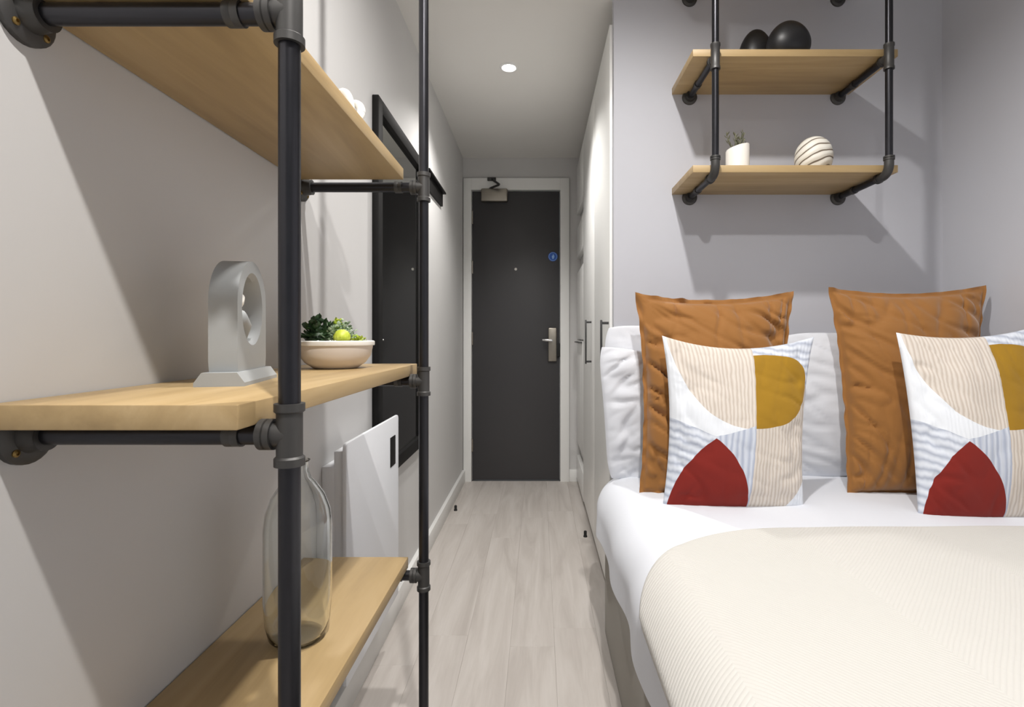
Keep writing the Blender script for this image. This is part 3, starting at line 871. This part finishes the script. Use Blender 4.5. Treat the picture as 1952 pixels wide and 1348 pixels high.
def rosette(name, mat, c, rad, h, count, L, W, seed):
    random.seed(seed); m = MB()
    for i in range(count):
        q = random.random()*2*math.pi; e = math.asin(random.random())
        d = Vector((math.cos(q)*math.cos(e), math.sin(q)*math.cos(e), math.sin(e)*0.9+0.1))
        b = Vector(c) + Vector((d.x*rad, d.y*rad, d.z*h))*random.uniform(0.25, 0.95)
        leaf(m, b, d + Vector((random.uniform(-.5, .5), random.uniform(-.5, .5), random.uniform(-.2, .5))), L*random.uniform(0.7, 1.2), W*random.uniform(0.8, 1.2), 0.3, random.uniform(-0.1, 0.4))
    bmesh.ops.create_icosphere(m.bm, subdivisions=2, radius=1.0, matrix=Matrix.Translation(c) @ Matrix.Diagonal((rad*0.75, rad*0.75, h*0.7, 1)))
    return m.build(name, mat, bw, 30)
rosette('dark_succulent', 'leaf_dark', (-0.026, -0.024, 0.056), 0.032, 0.042, 150, 0.014, 0.011, 1)
rosette('dark_succulent', 'leaf_dark', (-0.052, 0.004, 0.050), 0.014, 0.014, 40, 0.014, 0.007, 5)
rosette('variegated_succulent', 'leaf_var', (0.006, -0.014, 0.054), 0.033, 0.036, 240, 0.0095, 0.008, 2)
rosette('variegated_succulent', 'leaf_var', (0.004, 0.026, 0.058), 0.030, 0.040, 170, 0.009, 0.008, 8)
rosette('lime_succulent', 'leaf_lime', (0.044, 0.004, 0.050), 0.016, 0.016, 70, 0.008, 0.007, 3)
rosette('lime_succulent', 'leaf_lime', (0.000, 0.006, 0.086), 0.010, 0.012, 36, 0.008, 0.007, 13)
m = MB()
prof = [(0, -0.018)] + [(0.0135*math.sin(math.pi*i/12), -0.018*math.cos(math.pi*i/12)) for i in range(1, 12)] + [(0, 0.018)]
m.lathe([(r_*1.15, h_*0.86) for r_, h_ in prof], (0.026, -0.036, 0.063), 28)
for v in m.bm.verts:
    dx, dy = v.co.x-0.026, v.co.y+0.036; q = math.atan2(dy, dx); f = 1+0.05*math.cos(q*14)
    v.co.x = 0.026+dx*f; v.co.y = -0.036+dy*f
m.build('round_cactus', 'cactus', bw, 60)

# glass demijohn on the lower board
bt = thing('glass_bottle', 'large clear glass bottle vase standing on the lower oak board', 'vase', (-0.398, 0.868, ZL))
r = 0.0525
out = [(0, 0.003), (0.030, 0.0), (0.038, 0.001), (0.045, 0.010), (0.0495, 0.03), (r, 0.07), (r, 0.185), (0.0495, 0.210), (0.041, 0.235), (0.029, 0.254), (0.0195, 0.266), (0.0165, 0.276), (0.0168, 0.292), (0.0185, 0.294)]
inn = [(0.0165, 0.2945), (0.0140, 0.292), (0.0138, 0.276), (0.0168, 0.264), (0.0265, 0.2515), (0.0385, 0.233), (0.047, 0.209), (r-0.0025, 0.185), (r-0.0025, 0.07), (0.047, 0.03), (0.0425, 0.012), (0.036, 0.005), (0.028, 0.0045), (0, 0.007)]
MB().lathe(out + inn, n=56).build('bottle_body', 'glass', bt, 60)

# white knot ornament on the top board
def knot(loc):
    m = MB(); pts = []
    for i in range(97):
        t_ = 2*math.pi*i/96
        rr = 0.021 + 0.010*math.cos(3*t_)
        pts.append((rr*math.cos(2*t_), rr*math.sin(2*t_)*0.9, 0.0))
        pts[-1] = (rr*math.cos(2*t_), 0.014*math.sin(3*t_), 0.098 + 1.35*rr*math.sin(2*t_))
    m.tube(pts, 0.0085, 12, False)
    t = thing('knot_ornament', 'small white ceramic knot ornament on the upper oak board', 'ornament', loc)
    m.build('knot', 'ceramic_white', t, 60)
    MB().lathe([(0, 0), (0.026, 0), (0.026, 0.006), (0.018, 0.014), (0.0075, 0.024), (0.0065, 0.048), (0.010, 0.072), (0, 0.080)], n=28).build('stand', 'ceramic_white', t)
knot((-0.402, 1.095, ZT))

# ------------------------------------------------------------------ things on the wall shelves
def egg(name, c, a, h, label, squash=1.0, lean=0.0):
    m = MB(); n = 26; prof = []
    for i in range(n+1):
        q = math.pi*i/n
        z = (1-math.cos(q))/2
        rr = math.sin(q)*(1.0 - 0.14*(2*z-1))
        prof.append((a*rr if 0 < i < n else 0, max(0.0, h*(z*1.03-0.03))))
    m.lathe(prof, n=44)
    # polished notch that makes the stone look hollowed at one side
    for v in m.bm.verts:
        v.co.y *= squash; v.co.x += lean*v.co.z
    o = m.build(name, 'blackstone', None, 60); o.location = c
    return tag(o, label, 'ornament', 'black egg ornaments')
z1 = zs[1] + 0.035; z0 = zs[0] + 0.035
egg('egg_ornament', (0.765, 1.848, z1), 0.060, 0.170, 'smaller glossy black egg ornament with a highlight on the shelf', 0.8)
egg('egg_ornament', (0.826, 1.735, z1), 0.070, 0.131, 'larger glossy black egg ornament on the shelf', 0.75)
# little pot
pt = thing('sprig_pot', 'small white cylinder pot with a slanted rim and dry sprigs', 'planter', (0.680, 1.795, z0))
m = MB(); pr = 0.0385; hp = 0.104
m.lathe([(0, 0), (0.034, 0), (pr, 0.005), (pr, hp-0.004), (pr-0.002, hp), (pr-0.0045, hp-0.002), (pr-0.005, 0.070), (0, 0.068)], n=40)
for v in m.bm.verts:
    if v.co.z > 0.06: v.co.z += 0.010*(v.co.x/pr)
m.build('pot', 'ceramic_white', pt, 40)
random.seed(21)
for i in range(5):
    q = -0.4 + 0.2*i; m = MB()
    base = Vector((-0.012+0.007*i, 0, 0.069)); tip = Vector((-0.030+0.013*i + random.uniform(-.01, .01), random.uniform(-.012, .012), 0.128+random.random()*0.032))
    m.tube([base, (base+tip)/2 + Vector((0.004, 0, 0)), tip], [0.0012, 0.001, 0.0006], 6)
    for s in range(14):
        f = 0.35 + 0.65*s/14; c = base.lerp(tip, f)
        leaf(m, c, (random.uniform(-1, 1), random.uniform(-1, 1), 0.9), 0.018, 0.006, 0.4)
    m.build('sprig', 'twig', pt, 30)
# swirl ball vase
m = MB(); prof = [(0, 0.0)]; rb = 0.060
for i in range(1, 24):
    q = math.pi*i/24
    prof.append((rb*math.sin(q)**0.85, max(0.0, 0.068-0.070*math.cos(q))))
prof.append((0, 0.137))
m.lathe(prof, n=56)
o = m.build('swirl_ball', 'swirl', None, 60); o.location = (0.940, 1.795, z0)
tag(o, 'round white ceramic ball with brown swirl grooves on the lower wall shelf', 'ornament')
